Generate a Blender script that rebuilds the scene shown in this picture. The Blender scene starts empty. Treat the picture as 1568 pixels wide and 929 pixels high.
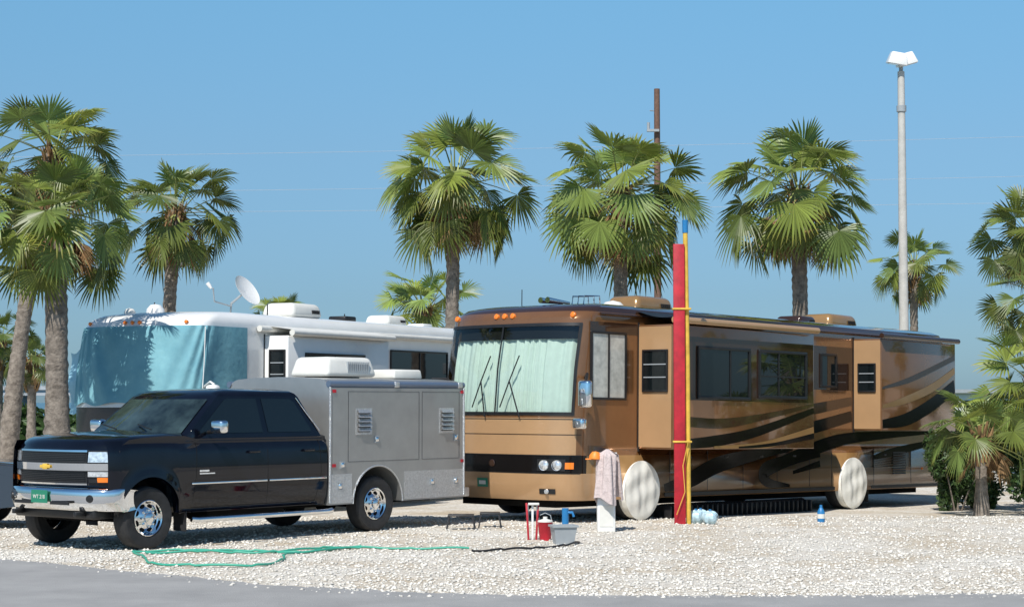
import bpy, math, random
import numpy as np
from mathutils import Vector, Matrix
rad=math.radians
random.seed(7)
S=bpy.context.scene
# ------------------------------------------------------------------ materials
def mat(name,col,rough=.5,metal=0,coat=0,var=0.0,vscale=3.0,bump=0.0,bscale=40.0,isl=0.0,attr=False,trans=0.0,spec=.5,col2=None,rvar=0.0,detail=5):
    m=bpy.data.materials.new(name); m.use_nodes=True
    nt=m.node_tree; N=nt.nodes; Lk=nt.links
    b=N['Principled BSDF']; out=N['Material Output']
    b.inputs['Base Color'].default_value=(*col,1); b.inputs['Roughness'].default_value=rough
    b.inputs['Metallic'].default_value=metal; b.inputs['Coat Weight'].default_value=coat
    b.inputs['Coat Roughness'].default_value=.04
    b.inputs['Specular IOR Level'].default_value=spec
    tc=N.new('ShaderNodeTexCoord')
    last=None
    if var>0 or col2:
        nz=N.new('ShaderNodeTexNoise'); nz.inputs['Scale'].default_value=vscale; nz.inputs['Detail'].default_value=detail
        nz.inputs['Roughness'].default_value=.65
        Lk.new(tc.outputs['Object'],nz.inputs['Vector'])
        rp=N.new('ShaderNodeValToRGB'); Lk.new(nz.outputs['Fac'],rp.inputs['Fac'])
        c2=col2 if col2 else tuple(c*(1+var) for c in col); c1=tuple(c*(1-var) for c in col)
        if col2: c1=col
        rp.color_ramp.elements[0].position=.33; rp.color_ramp.elements[1].position=.67
        rp.color_ramp.elements[0].color=(*c1,1); rp.color_ramp.elements[1].color=(*c2,1)
        last=rp.outputs['Color']
        if rvar>0:
            mr=N.new('ShaderNodeMapRange'); Lk.new(nz.outputs['Fac'],mr.inputs['Value'])
            mr.inputs['To Min'].default_value=max(0,rough-rvar); mr.inputs['To Max'].default_value=rough+rvar
            Lk.new(mr.outputs['Result'],b.inputs['Roughness'])
    if isl>0:
        g=N.new('ShaderNodeNewGeometry'); mr=N.new('ShaderNodeMapRange')
        Lk.new(g.outputs['Random Per Island'],mr.inputs['Value']); mr.inputs['To Min'].default_value=1-isl; mr.inputs['To Max'].default_value=1+isl
        hs=N.new('ShaderNodeHueSaturation'); Lk.new(mr.outputs['Result'],hs.inputs['Value'])
        if last: Lk.new(last,hs.inputs['Color'])
        else: hs.inputs['Color'].default_value=(*col,1)
        last=hs.outputs['Color']
    if attr:
        a=N.new('ShaderNodeAttribute'); a.attribute_name='tint'
        mx=N.new('ShaderNodeMix'); mx.data_type='RGBA'; mx.blend_type='MULTIPLY'; mx.inputs['Factor'].default_value=1
        if last: Lk.new(last,mx.inputs['A'])
        else: mx.inputs['A'].default_value=(*col,1)
        Lk.new(a.outputs['Color'],mx.inputs['B']); last=mx.outputs['Result']
    if last: Lk.new(last,b.inputs['Base Color'])
    if bump>0:
        nb=N.new('ShaderNodeTexNoise'); nb.inputs['Scale'].default_value=bscale; nb.inputs['Detail'].default_value=4
        Lk.new(tc.outputs['Object'],nb.inputs['Vector'])
        bp=N.new('ShaderNodeBump'); bp.inputs['Strength'].default_value=bump; bp.inputs['Distance'].default_value=.02
        Lk.new(nb.outputs['Fac'],bp.inputs['Height']); Lk.new(bp.outputs['Normal'],b.inputs['Normal'])
    if trans>0:
        tr=N.new('ShaderNodeBsdfTranslucent'); ms=N.new('ShaderNodeMixShader'); ms.inputs['Fac'].default_value=trans
        if last: Lk.new(last,tr.inputs['Color'])
        else: tr.inputs['Color'].default_value=(*col,1)
        Lk.new(b.outputs[0],ms.inputs[1]); Lk.new(tr.outputs[0],ms.inputs[2]); Lk.new(ms.outputs[0],out.inputs['Surface'])
    return m
def glassmat(name,tint=(.86,.92,.89),base=.05):
    m=bpy.data.materials.new(name); m.use_nodes=True; nt=m.node_tree; N=nt.nodes; Lk=nt.links
    N.remove(N['Principled BSDF']); out=N['Material Output']
    t=N.new('ShaderNodeBsdfTransparent'); t.inputs['Color'].default_value=(*tint,1)
    g=N.new('ShaderNodeBsdfGlossy'); g.inputs['Roughness'].default_value=.02; g.inputs['Color'].default_value=(.95,.97,1,1)
    lw=N.new('ShaderNodeLayerWeight'); lw.inputs['Blend'].default_value=.5
    pw=N.new('ShaderNodeMath'); pw.operation='POWER'; pw.inputs[1].default_value=5; Lk.new(lw.outputs['Facing'],pw.inputs[0])
    mr=N.new('ShaderNodeMapRange'); mr.inputs['To Min'].default_value=base; mr.inputs['To Max'].default_value=.95; Lk.new(pw.outputs[0],mr.inputs['Value'])
    ms=N.new('ShaderNodeMixShader'); Lk.new(mr.outputs[0],ms.inputs[0]); Lk.new(t.outputs[0],ms.inputs[1]); Lk.new(g.outputs[0],ms.inputs[2]); Lk.new(ms.outputs[0],out.inputs['Surface'])
    return m
M={}
M['black_paint']=mat('black_paint',(.0035,.0045,.009),.05,0,0,var=.3,vscale=2,spec=.5,bump=.012,bscale=1.6)
M['tan']=mat('tan_paint',(.47,.285,.145),.24,.15,.5,var=.05,vscale=1.5,rvar=.05)
M['copper']=mat('copper_paint',(.225,.105,.042),.16,.35,.8,var=.1,vscale=1.5,rvar=.04,bump=.02,bscale=2.2)
M['dkbrown']=mat('dark_brown_paint',(.045,.022,.013),.08,.1,.6,var=.1,vscale=1.5,bump=.02,bscale=2.2)
M['gold']=mat('gold_paint',(.36,.205,.08),.2,.3,.6,var=.08,vscale=1.5)
M['swoosh']=mat('black_graphic',(.006,.005,.005),.14,0,0,spec=.35)
M['white']=mat('white_gelcoat',(.80,.80,.78),.3,0,.3,var=.04,vscale=2)
M['offwhite']=mat('offwhite_plastic',(.7,.69,.64),.45,var=.06,vscale=4)
M['charcoal']=mat('charcoal_paint',(.018,.02,.026),.25,0,.4)
M['cover']=mat('teal_fabric',(.15,.37,.45),.8,col2=(.24,.5,.56),vscale=1.6,bump=.5,bscale=9,trans=.15)
M['coverlt']=mat('pale_blue_fabric',(.3,.55,.68),.8,var=.1,trans=.2)
M['chrome']=mat('chrome',(.82,.83,.84),.07,1,var=.03)
M['alu']=mat('brushed_aluminium',(.37,.37,.36),.33,.6,var=.07,vscale=2.5,bump=.03,bscale=120,rvar=.08)
M['alulight']=mat('diamond_plate',(.60,.61,.61),.33,.75,bump=.6,bscale=70,var=.15,vscale=30)
M['rubber']=mat('tyre_rubber',(.022,.022,.023),.75,var=.3,vscale=12,bump=.2,bscale=60)
M['black']=mat('black_plastic',(.012,.012,.013),.45,var=.2,vscale=8)
M['under']=mat('underbody',(.01,.01,.01),.9,spec=.1)
M['dglass']=mat('tinted_glass',(.006,.009,.010),.025,0,0,spec=.65,bump=.01,bscale=2.5)
M['tglass']=mat('truck_windshield',(.026,.042,.042),.03,0,.3,spec=.7,var=.7,vscale=1.7)
M['wglass']=glassmat('windshield_glass')
M['curtain']=mat('curtain_fabric',(.70,.80,.73),.85,var=.05,vscale=8,trans=.2)
M['blind']=mat('blind_glass',(.50,.50,.45),.08,var=.25,vscale=5,coat=.5)
M['orange']=mat('amber_lens',(.9,.22,.02),.15,0,.5)
M['red']=mat('red_paint',(.42,.012,.025),.55,var=.25,vscale=5)
M['yellow']=mat('yellow_paint',(.66,.42,.06),.55,var=.2,vscale=6)
M['blue']=mat('blue_paint',(.02,.18,.42),.4,var=.1)
M['bluetrim']=mat('slate_blue_trim',(.13,.18,.26),.35,.3,.3)
M['lens']=mat('lamp_lens',(.75,.78,.8),.06,.55,.8,var=.35,vscale=25)
M['plateg']=mat('green_plate',(.02,.2,.12),.4)
M['wcover']=mat('wheel_cover_vinyl',(.80,.78,.71),.8,var=.08,vscale=3,bump=.6,bscale=5,spec=.15)
M['wood']=mat('pole_wood',(.15,.085,.06),.85,var=.25,vscale=12,bump=.4,bscale=30)
M['trunk']=mat('palm_bark',(.30,.255,.21),.9,col2=(.12,.098,.078),vscale=9,bump=1.0,bscale=22)
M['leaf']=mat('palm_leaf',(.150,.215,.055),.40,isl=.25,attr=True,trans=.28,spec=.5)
M['pet']=mat('palm_petiole',(.28,.31,.10),.5,isl=.15)
M['dead']=mat('dead_frond',(.30,.18,.085),.8,isl=.4,trans=.15)
M['shrub']=mat('shrub_leaf',(.055,.10,.028),.5,isl=.4,trans=.2)
M['hose']=mat('green_hose',(.05,.36,.25),.45)
M['concrete']=mat('pole_concrete',(.50,.49,.46),.7,var=.1,vscale=6)
M['grey']=mat('grey_plastic',(.33,.36,.38),.5,var=.08)
M['dkgrey']=mat('dark_grille',(.05,.05,.052),.4,.3)
M['towel']=mat('towel_fabric',(.62,.52,.50),.95,var=.12,vscale=18,bump=.8,bscale=30,trans=.1)
M['terry']=mat('orange_cap',(.85,.25,.03),.5)
M['bridge']=mat('bridge_concrete',(.4,.42,.44),.8)
M['cargrey']=mat('dark_grey_paint',(.05,.052,.058),.15,.3,.6)
M['clear']=mat('clear_plastic',(.45,.62,.7),.15,0,.4,var=.3,vscale=14,bump=.7,bscale=18)
# ------------------------------------------------------------------ mesh helpers
def empty(name,loc=(0,0,0),rot=(0,0,0)):
    e=bpy.data.objects.new(name,None); e.location=loc; e.rotation_euler=rot; S.collection.objects.link(e); e.empty_display_size=.3; return e
def mk(name,V,F,mats,parent=None,mi=None,smooth=False,ang=35,tint=None):
    me=bpy.data.meshes.new(name); me.from_pydata([tuple(v) for v in V],[],[tuple(f) for f in F])
    if not isinstance(mats,(list,tuple)): mats=[mats]
    for m in mats: me.materials.append(M[m] if isinstance(m,str) else m)
    if mi is not None: me.polygons.foreach_set('material_index',mi)
    if smooth:
        me.polygons.foreach_set('use_smooth',[True]*len(me.polygons))
        me.set_sharp_from_angle(angle=rad(ang))
    if tint is not None:
        a=me.color_attributes.new('tint','FLOAT_COLOR','POINT'); a.data.foreach_set('color',np.array(tint,dtype=np.float32).ravel())
    me.update()
    o=bpy.data.objects.new(name,me); S.collection.objects.link(o)
    if parent: o.parent=parent
    return o
import bmesh
def box(name,x0,x1,y0,y1,z0,z1,m,parent=None,bev=.0,seg=2,taper=None):
    bm=bmesh.new(); bmesh.ops.create_cube(bm,size=1)
    for v in bm.verts:
        v.co=Vector(((x0+x1)/2+v.co.x*(x1-x0),(y0+y1)/2+v.co.y*(y1-y0),(z0+z1)/2+v.co.z*(z1-z0)))
    if taper:
        for v in bm.verts:
            if v.co.z>(z0+z1)/2:
                v.co.x=(x0+x1)/2+(v.co.x-(x0+x1)/2)*taper; v.co.y=(y0+y1)/2+(v.co.y-(y0+y1)/2)*taper
    if bev>0: bmesh.ops.bevel(bm,geom=bm.edges[:],offset=bev,segments=seg,affect='EDGES',profile=.5)
    bmesh.ops.recalc_face_normals(bm,faces=bm.faces[:])
    me=bpy.data.meshes.new(name); bm.to_mesh(me); bm.free(); me.materials.append(M[m])
    if bev>0:
        me.polygons.foreach_set('use_smooth',[True]*len(me.polygons)); me.set_sharp_from_angle(angle=rad(50))
    o=bpy.data.objects.new(name,me); S.collection.objects.link(o)
    if parent: o.parent=parent
    return o
def frame_axes(d):
    d=Vector(d).normalized(); a=Vector((0,0,1)) if abs(d.z)<.9 else Vector((1,0,0))
    s=d.cross(a).normalized(); return d,s,s.cross(d).normalized()
def tube(name,pts,r,m,parent=None,n=10,cap=True):
    pts=[Vector(p) for p in pts]; V=[];F=[]
    for i,p in enumerate(pts):
        d=(pts[min(i+1,len(pts)-1)]-pts[max(i-1,0)]); _,s,t=frame_axes(d)
        rr=r[i] if isinstance(r,(list,tuple)) else r
        for k in range(n):
            a=2*math.pi*k/n; V.append(p+s*math.cos(a)*rr+t*math.sin(a)*rr)
    for i in range(len(pts)-1):
        for k in range(n): F.append((i*n+k,i*n+(k+1)%n,(i+1)*n+(k+1)%n,(i+1)*n+k))
    if cap: F.append(tuple(range(n))[::-1]); F.append(tuple(range((len(pts)-1)*n,len(pts)*n)))
    return mk(name,V,F,m,parent,smooth=True,ang=50)
def lathe(name,prof,c,axis,m,parent=None,n=32,mi=None):
    d,s,t=frame_axes(axis); c=Vector(c); V=[];F=[];MI=[]
    for r,a in prof:
        for k in range(n):
            an=2*math.pi*k/n; V.append(c+d*a+s*math.cos(an)*r+t*math.sin(an)*r)
    for i in range(len(prof)-1):
        for k in range(n):
            F.append((i*n+k,i*n+(k+1)%n,(i+1)*n+(k+1)%n,(i+1)*n+k)); MI.append(mi[i] if mi else 0)
    return mk(name,V,F,m,parent,mi=MI,smooth=True,ang=35)
def grid(name,fn,ni,nj,m,parent=None,smooth=True,ang=40,close=False):
    V=[fn(i/ni,j/nj) for i in range(ni+1) for j in range(nj+1)]
    F=[(i*(nj+1)+j,(i+1)*(nj+1)+j,(i+1)*(nj+1)+j+1,i*(nj+1)+j+1) for i in range(ni) for j in range(nj)]
    return mk(name,V,F,m,parent,smooth=smooth,ang=ang)
def sections(name,poly,W,stations,deform,m,parent=None,mif=None,ang=30):
    n=len(poly);V=[];F=[]
    for s in stations:
        for (u,z) in poly: V.append(deform(u,s,z))
    for k in range(len(stations)-1):
        for i in range(n):
            a=k*n+i;b=k*n+(i+1)%n; F.append((a,a+n,b+n,b))
    F.append(tuple(range(n))); F.append(tuple(range((len(stations)-1)*n,len(stations)*n))[::-1])
    o=mk(name,V,F,m,parent,smooth=True,ang=ang)
    bm=bmesh.new(); bm.from_mesh(o.data); bmesh.ops.recalc_face_normals(bm,faces=bm.faces[:]); bm.to_mesh(o.data); bm.free()
    return o
def text(name,s,size,loc,rot,m,parent):
    c=bpy.data.curves.new(name,'FONT'); c.body=s; c.size=size; c.extrude=.001; c.align_x='CENTER'; c.align_y='CENTER'
    c.materials.append(M[m]); o=bpy.data.objects.new(name,c); o.location=loc; o.rotation_euler=rot; S.collection.objects.link(o); o.parent=parent; return o
def boolean_cut(o,cutters):
    for c in cutters:
        md=o.modifiers.new('b','BOOLEAN'); md.operation='DIFFERENCE'; md.object=c; md.solver='EXACT'
    dg=bpy.context.evaluated_depsgraph_get(); dg.update()
    me=bpy.data.meshes.new_from_object(o.evaluated_get(dg)); o.modifiers.clear(); o.data=me
    for c in cutters: bpy.data.objects.remove(c)
# ------------------------------------------------------------------ ground
def gz(y):
    t=min(1,max(0,(y-27)/10)); return -.16*t*t*(3-2*t)
def gravel_material():
    m=bpy.data.materials.new('gravel_ground'); m.use_nodes=True; nt=m.node_tree;N=nt.nodes;Lk=nt.links;b=N['Principled BSDF']
    tc=N.new('ShaderNodeTexCoord')
    v=N.new('ShaderNodeTexVoronoi'); v.inputs['Scale'].default_value=24; Lk.new(tc.outputs['Object'],v.inputs['Vector'])
    n1=N.new('ShaderNodeTexNoise'); n1.inputs['Scale'].default_value=.6; n1.inputs['Detail'].default_value=8; n1.inputs['Roughness'].default_value=.7; Lk.new(tc.outputs['Object'],n1.inputs['Vector'])
    r=N.new('ShaderNodeValToRGB'); Lk.new(v.outputs['Color'],r.inputs['Fac'])
    r.color_ramp.elements[0].color=(.47,.43,.365,1); r.color_ramp.elements[1].color=(.78,.75,.69,1)
    r2=N.new('ShaderNodeValToRGB'); Lk.new(n1.outputs['Fac'],r2.inputs['Fac'])
    r2.color_ramp.elements[0].position=.36; r2.color_ramp.elements[0].color=(.78,.70,.59,1); r2.color_ramp.elements[1].position=.58; r2.color_ramp.elements[1].color=(1,1,1,1)
    mx=N.new('ShaderNodeMix'); mx.data_type='RGBA'; mx.blend_type='MULTIPLY'; mx.inputs['Factor'].default_value=1
    Lk.new(r.outputs['Color'],mx.inputs['A']); Lk.new(r2.outputs['Color'],mx.inputs['B'])
    sp=N.new('ShaderNodeSeparateXYZ'); Lk.new(tc.outputs['Object'],sp.inputs[0])
    mr=N.new('ShaderNodeMapRange'); mr.inputs['From Min'].default_value=50; mr.inputs['From Max'].default_value=62; Lk.new(sp.outputs['Y'],mr.inputs['Value'])
    mf=N.new('ShaderNodeMix'); mf.data_type='RGBA'; Lk.new(mr.outputs['Result'],mf.inputs['Factor']); Lk.new(mx.outputs['Result'],mf.inputs['A']); mf.inputs['B'].default_value=(.08,.11,.05,1)
    Lk.new(mf.outputs['Result'],b.inputs['Base Color']); b.inputs['Roughness'].default_value=.95; b.inputs['Specular IOR Level'].default_value=.15
    bp=N.new('ShaderNodeBump'); bp.inputs['Strength'].default_value=.7; bp.inputs['Distance'].default_value=.025; Lk.new(v.outputs['Distance'],bp.inputs['Height']); bp.invert=True
    Lk.new(bp.outputs['Normal'],b.inputs['Normal']); return m
M['gravelg']=gravel_material()
ys=[-60,0,10,20]+[27+i for i in range(11)]+[45,60,100,200,500,1200,4000]
xs=[-4000,-500,-60,-20,-10,0,10,20,60,500,4000]
V=[(x,y,gz(y)) for y in ys for x in xs]; nx=len(xs)
F=[(j*nx+i,j*nx+i+1,(j+1)*nx+i+1,(j+1)*nx+i) for j in range(len(ys)-1) for i in range(nx-1)]
mk('ground',V,F,'gravelg',smooth=True,ang=180)
ex=[-60,-20,-12,-9,-6.16,-4.25,-2.59,-1.2,.1,2.66,5.05,9,20,60]; ey=[45,29,25.2,23.6,22.0,20.4,18.95,18.2,17.87,17.8,18.0,18.6,21,33]
def roady(x): return float(np.interp(x,ex,ey))
M['asphalt']=mat('asphalt',(.27,.268,.262),.85,col2=(.35,.345,.335),vscale=1.2,bump=.5,bscale=90,detail=9)
V=[];F=[]
xr=list(np.arange(-14,14.01,.08)); xr=[-60,-40,-20]+xr+[20,40,60]
for x in xr:
    V.append((x,-60,.005)); V.append((x,roady(x)+random.uniform(-.05,.05)+.05*math.sin(x*3.1),.005))
for i in range(len(xr)-1): F.append((2*i,2*i+2,2*i+3,2*i+1))
mk('road',V,F,'asphalt')
rng=np.random.default_rng(3)
def pebbles():
    n=40000
    y=17.6+rng.random(n)**1.4*13.5; x=(rng.random(n)*2-1)*(y*.31)
    ed=np.interp(x,ex,ey); keep=(y>ed-.08)|((y>ed-.5)&(rng.random(n)<.09))
    x=x[keep];y=y[keep]; n=len(x)
    base=np.array([(1,0,0),(-1,0,0),(0,1,0),(0,-1,0),(0,0,1),(0,0,-1)],float)
    fc=np.array([(0,2,4),(2,1,4),(1,3,4),(3,0,4),(2,0,5),(1,2,5),(3,1,5),(0,3,5)])
    sz=.009+rng.random(n)**3*.021
    Vv=base[None]*(.75+.5*rng.random((n,6,1)))*sz[:,None,None]*np.array([1.25,1,.55])
    a=rng.random(n)*6.28; c,s=np.cos(a),np.sin(a)
    X=Vv[...,0]*c[:,None]-Vv[...,1]*s[:,None]; Y=Vv[...,0]*s[:,None]+Vv[...,1]*c[:,None]; Z=Vv[...,2]
    zz=np.array([gz(t) for t in y])
    P=np.stack([X+x[:,None],Y+y[:,None],Z+zz[:,None]+sz[:,None]*.3],-1).reshape(-1,3)
    Fa=(fc[None]+6*np.arange(n)[:,None,None]).reshape(-1,3)
    me=bpy.data.meshes.new('gravel'); me.vertices.add(len(P)); me.vertices.foreach_set('co',P.ravel())
    me.loops.add(Fa.size); me.loops.foreach_set('vertex_index',Fa.ravel().astype(np.int32)); me.polygons.add(len(Fa))
    me.polygons.foreach_set('loop_start',np.arange(0,Fa.size,3,dtype=np.int32)); me.update(calc_edges=True)
    me.materials.append(mat('pebble',(.70,.665,.60),.9,isl=.26,spec=.2)); o=bpy.data.objects.new('gravel',me); S.collection.objects.link(o)
pebbles()
# ------------------------------------------------------------------ palms
def palm(x,y,h,R,nf=44,seed=0,tr=.2,lean=(0,0),ndead=8,skirt=.9,z0=None,bright=1.0,name='palm_tree',nseg=26,elmin=-50):
    rnd=random.Random(seed); z0=gz(y) if z0 is None else z0
    e=empty(name,(x,y,z0))
    V=[];F=[];n=14; H=int(h/.09)+1
    for i in range(H+1):
        t=i/H; zz=h*t; rr=tr*(1.25-.45*min(1,t*2.2)) if t<.45 else tr*.8
        rr*=1+(.05 if i%2 else -.03)+rnd.uniform(-.02,.02)
        if zz>h-skirt*.9: rr*=1.15
        cx=lean[0]*t**1.5; cy=lean[1]*t**1.5
        for k in range(n):
            a=2*math.pi*k/n; q=rr*(1+rnd.uniform(-.05,.05)); V.append((cx+math.cos(a)*q,cy+math.sin(a)*q,zz-.1))
    for i in range(H):
        for k in range(n): F.append((i*n+k,i*n+(k+1)%n,(i+1)*n+(k+1)%n,(i+1)*n+k))
    F.append(tuple(range(H*n,(H+1)*n)))
    mk('trunk',V,F,'trunk',e,smooth=True,ang=60)
    V=[];F=[];MI=[];T=[]
    top=Vector((lean[0],lean[1],h))
    def quad(a,b,c,d,mi): F.append((a,b,c,d)); MI.append(mi)
    for i in range(int(skirt*60)):
        a=i*2.4; zz=-skirt*rnd.random()-.05; d=Vector((math.cos(a),math.sin(a),0)); p=top+Vector((0,0,zz))+d*tr*.8; s=Vector((-d.y,d.x,0))
        b=len(V); wd=rnd.uniform(.03,.05); ln=rnd.uniform(.12,.30)
        V+= [p-s*wd-Vector((0,0,.06)),p+s*wd-Vector((0,0,.06)),p+d*ln*.6+s*wd*.5+Vector((0,0,ln)),p+d*ln*.6-s*wd*.5+Vector((0,0,ln)),p+d*.05+Vector((0,0,-.08))]
        F.append((b,b+1,b+2,b+3));MI.append(2);F.append((b,b+4,b+3));MI.append(2);F.append((b+1,b+2,b+4));MI.append(2)
        T+=[(1,1,1,1)]*5
    def fan(el,az,L,Rb,mi,tint,droop,tilt,dr):
        d=Vector((math.cos(az)*math.cos(el),math.sin(az)*math.cos(el),math.sin(el)))
        o=top+Vector((math.cos(az),math.sin(az),0))*tr*.5+Vector((0,0,rnd.uniform(-.25,.1)))
        pts=[o+d*L*t-Vector((0,0,droop*L*t*t)) for t in (0,.33,.66,1)]
        dd=(pts[3]-pts[2]).normalized()
        up=Vector((0,0,1)) if abs(dd.z)<.93 else Vector((-math.cos(az),-math.sin(az),.1))
        s=dd.cross(up).normalized(); nn=s.cross(dd).normalized()
        b=len(V)
        for q,p in enumerate(pts):
            w=.024*(1-.18*q)
            V.extend([p-s*w,p+s*w,p-nn*w*1.2]); T.extend([(1,1,1,1)]*3)
        for q in range(3):
            for k in range(3): quad(b+q*3+k,b+q*3+(k+1)%3,b+q*3+3+(k+1)%3,b+q*3+3+k,2 if mi==1 else 1)
        rot=Matrix.Rotation(-tilt,3,s); dd2=rot@dd; nn2=rot@nn
        rl=rnd.uniform(-.7,.7); r2=Matrix.Rotation(rl,3,dd2); s2=r2@s; nn2=r2@nn2
        c=pts[3]; A=rad(rnd.uniform(100,132)) if mi==0 else rad(55); da=2*A/nseg
        fold=rnd.uniform(-.05,.4)
        st=(.03,.28,.52,.78,1.0); wf=(.03,.29,.54,.36,.012)
        for k in range(nseg):
            a=-A+da*(k+.5)+rnd.uniform(-.025,.025); v=dd2*math.cos(a)+s2*math.sin(a)+nn2*(fold*abs(math.sin(a)) -.08)
            v.normalize(); sd=nn2.cross(v).normalized()
            ln=Rb*(.74+.26*math.cos(a*.62))*rnd.uniform(.92,1.06); b=len(V)
            hw=ln*math.tan(da/2)*1.03
            dk=dr*rnd.uniform(.5,1.7); tv=rnd.uniform(.86,1.12)
            for r,wq in zip(st,wf):
                p=c+v*ln*r-Vector((0,0,1))*Rb*dk*max(0,r-.45)**2*1.9
                V.extend([p-sd*hw*wq-nn2*hw*wq*.6,p,p+sd*hw*wq-nn2*hw*wq*.6])
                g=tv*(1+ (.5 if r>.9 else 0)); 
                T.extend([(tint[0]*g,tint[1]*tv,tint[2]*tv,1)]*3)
            for q in range(4):
                quad(b+q*3,b+q*3+1,b+q*3+4,b+q*3+3,mi if mi!=1 else 2); quad(b+q*3+1,b+q*3+2,b+q*3+5,b+q*3+4,mi if mi!=1 else 2)
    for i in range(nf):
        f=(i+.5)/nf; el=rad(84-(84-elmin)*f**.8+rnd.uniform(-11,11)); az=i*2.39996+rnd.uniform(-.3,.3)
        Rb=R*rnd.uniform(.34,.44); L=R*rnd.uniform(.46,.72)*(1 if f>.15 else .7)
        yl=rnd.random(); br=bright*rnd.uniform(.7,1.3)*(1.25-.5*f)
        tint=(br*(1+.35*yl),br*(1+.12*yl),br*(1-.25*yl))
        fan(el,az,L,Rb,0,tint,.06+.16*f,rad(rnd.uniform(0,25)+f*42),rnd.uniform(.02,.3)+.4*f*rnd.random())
    for i in range(ndead):
        el=rad(rnd.uniform(-84,-45)); fan(el,rnd.uniform(0,6.28),R*rnd.uniform(.25,.5),R*rnd.uniform(.28,.40),1,(1,1,1),.1,rad(rnd.uniform(0,25)),.3)
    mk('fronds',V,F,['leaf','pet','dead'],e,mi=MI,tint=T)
    return e
palm(-7.25,29.3,4.9,1.40,38,1,tr=.22,ndead=10,lean=(-.1,0),bright=1.05)
palm(-10.9,39.5,7.5,1.75,34,2,tr=.2,lean=(.9,0),ndead=14,skirt=1.6,bright=.9)
palm(-8.6,45,6.85,1.8,36,3,tr=.2,lean=(.3,0),ndead=14,bright=.8,skirt=1.4)
palm(-1.42,42,7.2,2.05,40,4,tr=.19,lean=(.1,0),ndead=16,bright=.92)
palm(2.5,42,6.95,2.1,40,5,tr=.2,lean=(0,0),ndead=18,bright=1.05)
palm(6.65,42,7.0,2.1,40,6,tr=.22,lean=(-.05,0),ndead=20,bright=1.0)
palm(13.2,60,6.6,1.6,26,7,tr=.16,ndead=6)
palm(13.7,48,6.6,1.75,34,8,tr=.2,ndead=18,bright=.85,skirt=1.3)
palm(-2.5,52,4.7,1.7,30,9,tr=.2,ndead=3,bright=1.25,elmin=-30)
palm(-6.9,55,4.75,1.15,20,10,tr=.2,ndead=3,bright=.8)
palm(-17.4,62,4.1,1.5,28,11,tr=.2,ndead=6,bright=.8)
palm(-13.9,53,3.3,1.0,24,12,tr=.16,ndead=6,bright=.8)
palm(8.0,31.3,1.45,1.1,22,14,tr=.12,ndead=6,skirt=.5,name='young_palm',bright=1.0,elmin=-15)
palm(9.5,33.0,2.3,1.4,28,15,tr=.16,ndead=3,skirt=.8,name='young_palm',bright=1.15,elmin=-30)
palm(11.3,39,4.3,1.35,26,16,tr=.18,ndead=4,skirt=.8,bright=.75)
palm(19,31,6.2,1.9,24,21,ndead=6); palm(25,37,6.6,1.9,24,22,ndead=6); palm(33,39,6.4,1.9,24,23,ndead=6); palm(27,31,5.2,1.8,24,24,ndead=6)  # out-of-frame palms, added to mirror in the brown motorhome's side
def shrub(name,x,y,sx,sy,sz,n,seed,leaf=.05,m='shrub',zb=None):
    r=random.Random(seed); V=[];F=[]; e=empty(name,(x,y,gz(y) if zb is None else zb))
    cl=[(r.uniform(-.75,.75)*sx,r.uniform(-.7,.7)*sy,r.uniform(.15,.8)*sz,r.uniform(.22,.42)) for _ in range(max(6,int(n/220)))]
    for i in range(n):
        c=r.choice(cl); q=Vector((r.gauss(0,1),r.gauss(0,1),r.gauss(0,1))).normalized()*r.uniform(.6,1.05)*c[3]
        p=Vector((c[0]+q.x*sx*.8,c[1]+q.y*sy*.8,max(.02,c[2]+q.z*sz*.8)))
        a=Vector((r.gauss(0,1),r.gauss(0,1),r.gauss(0,1))).normalized(); b=a.cross(Vector((r.gauss(0,1),r.gauss(0,1),r.gauss(0,1)))).normalized()
        l=leaf*r.uniform(.7,1.4); k=len(V); V+=[p-a*l,p+b*l*.4,p+a*l,p-b*l*.4]; F.append((k,k+1,k+2,k+3))
    mk('foliage',V,F,m,e)
    for k in range(5):
        c=cl[k%len(cl)]; tube('stem',[(c[0]*.2,c[1]*.2,0),(c[0]*.6,c[1]*.6,c[2]*.6),(c[0],c[1],c[2])],[.02,.014,.008],'trunk',e,n=5)
shrub('shrub',8.15,33.6,.6,.6,1.4,4200,1,.055)
shrub('shrub',9.3,32.2,.8,.6,1.05,4600,2,.055)
shrub('shrub',10.6,35.5,1.3,.8,1.7,5000,3,.065)
shrub('shrub',8.9,34.8,.8,.6,1.6,4200,7,.065)
shrub('distant_hedge',-26,95,14,3,1.9,9000,4,.3)
shrub('distant_hedge',26,120,30,3,2.0,9000,5,.35)
shrub('distant_hedge',-5,110,24,3,1.9,6000,6,.35)
shrub('hedge',34,42,16,2,2.2,9000,8,.16)  # unseen hedge beyond the right edge, added for reflections in the side paint
shrub('hedge',-14.5,44,3.2,1,1.45,6000,9,.08)
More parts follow.
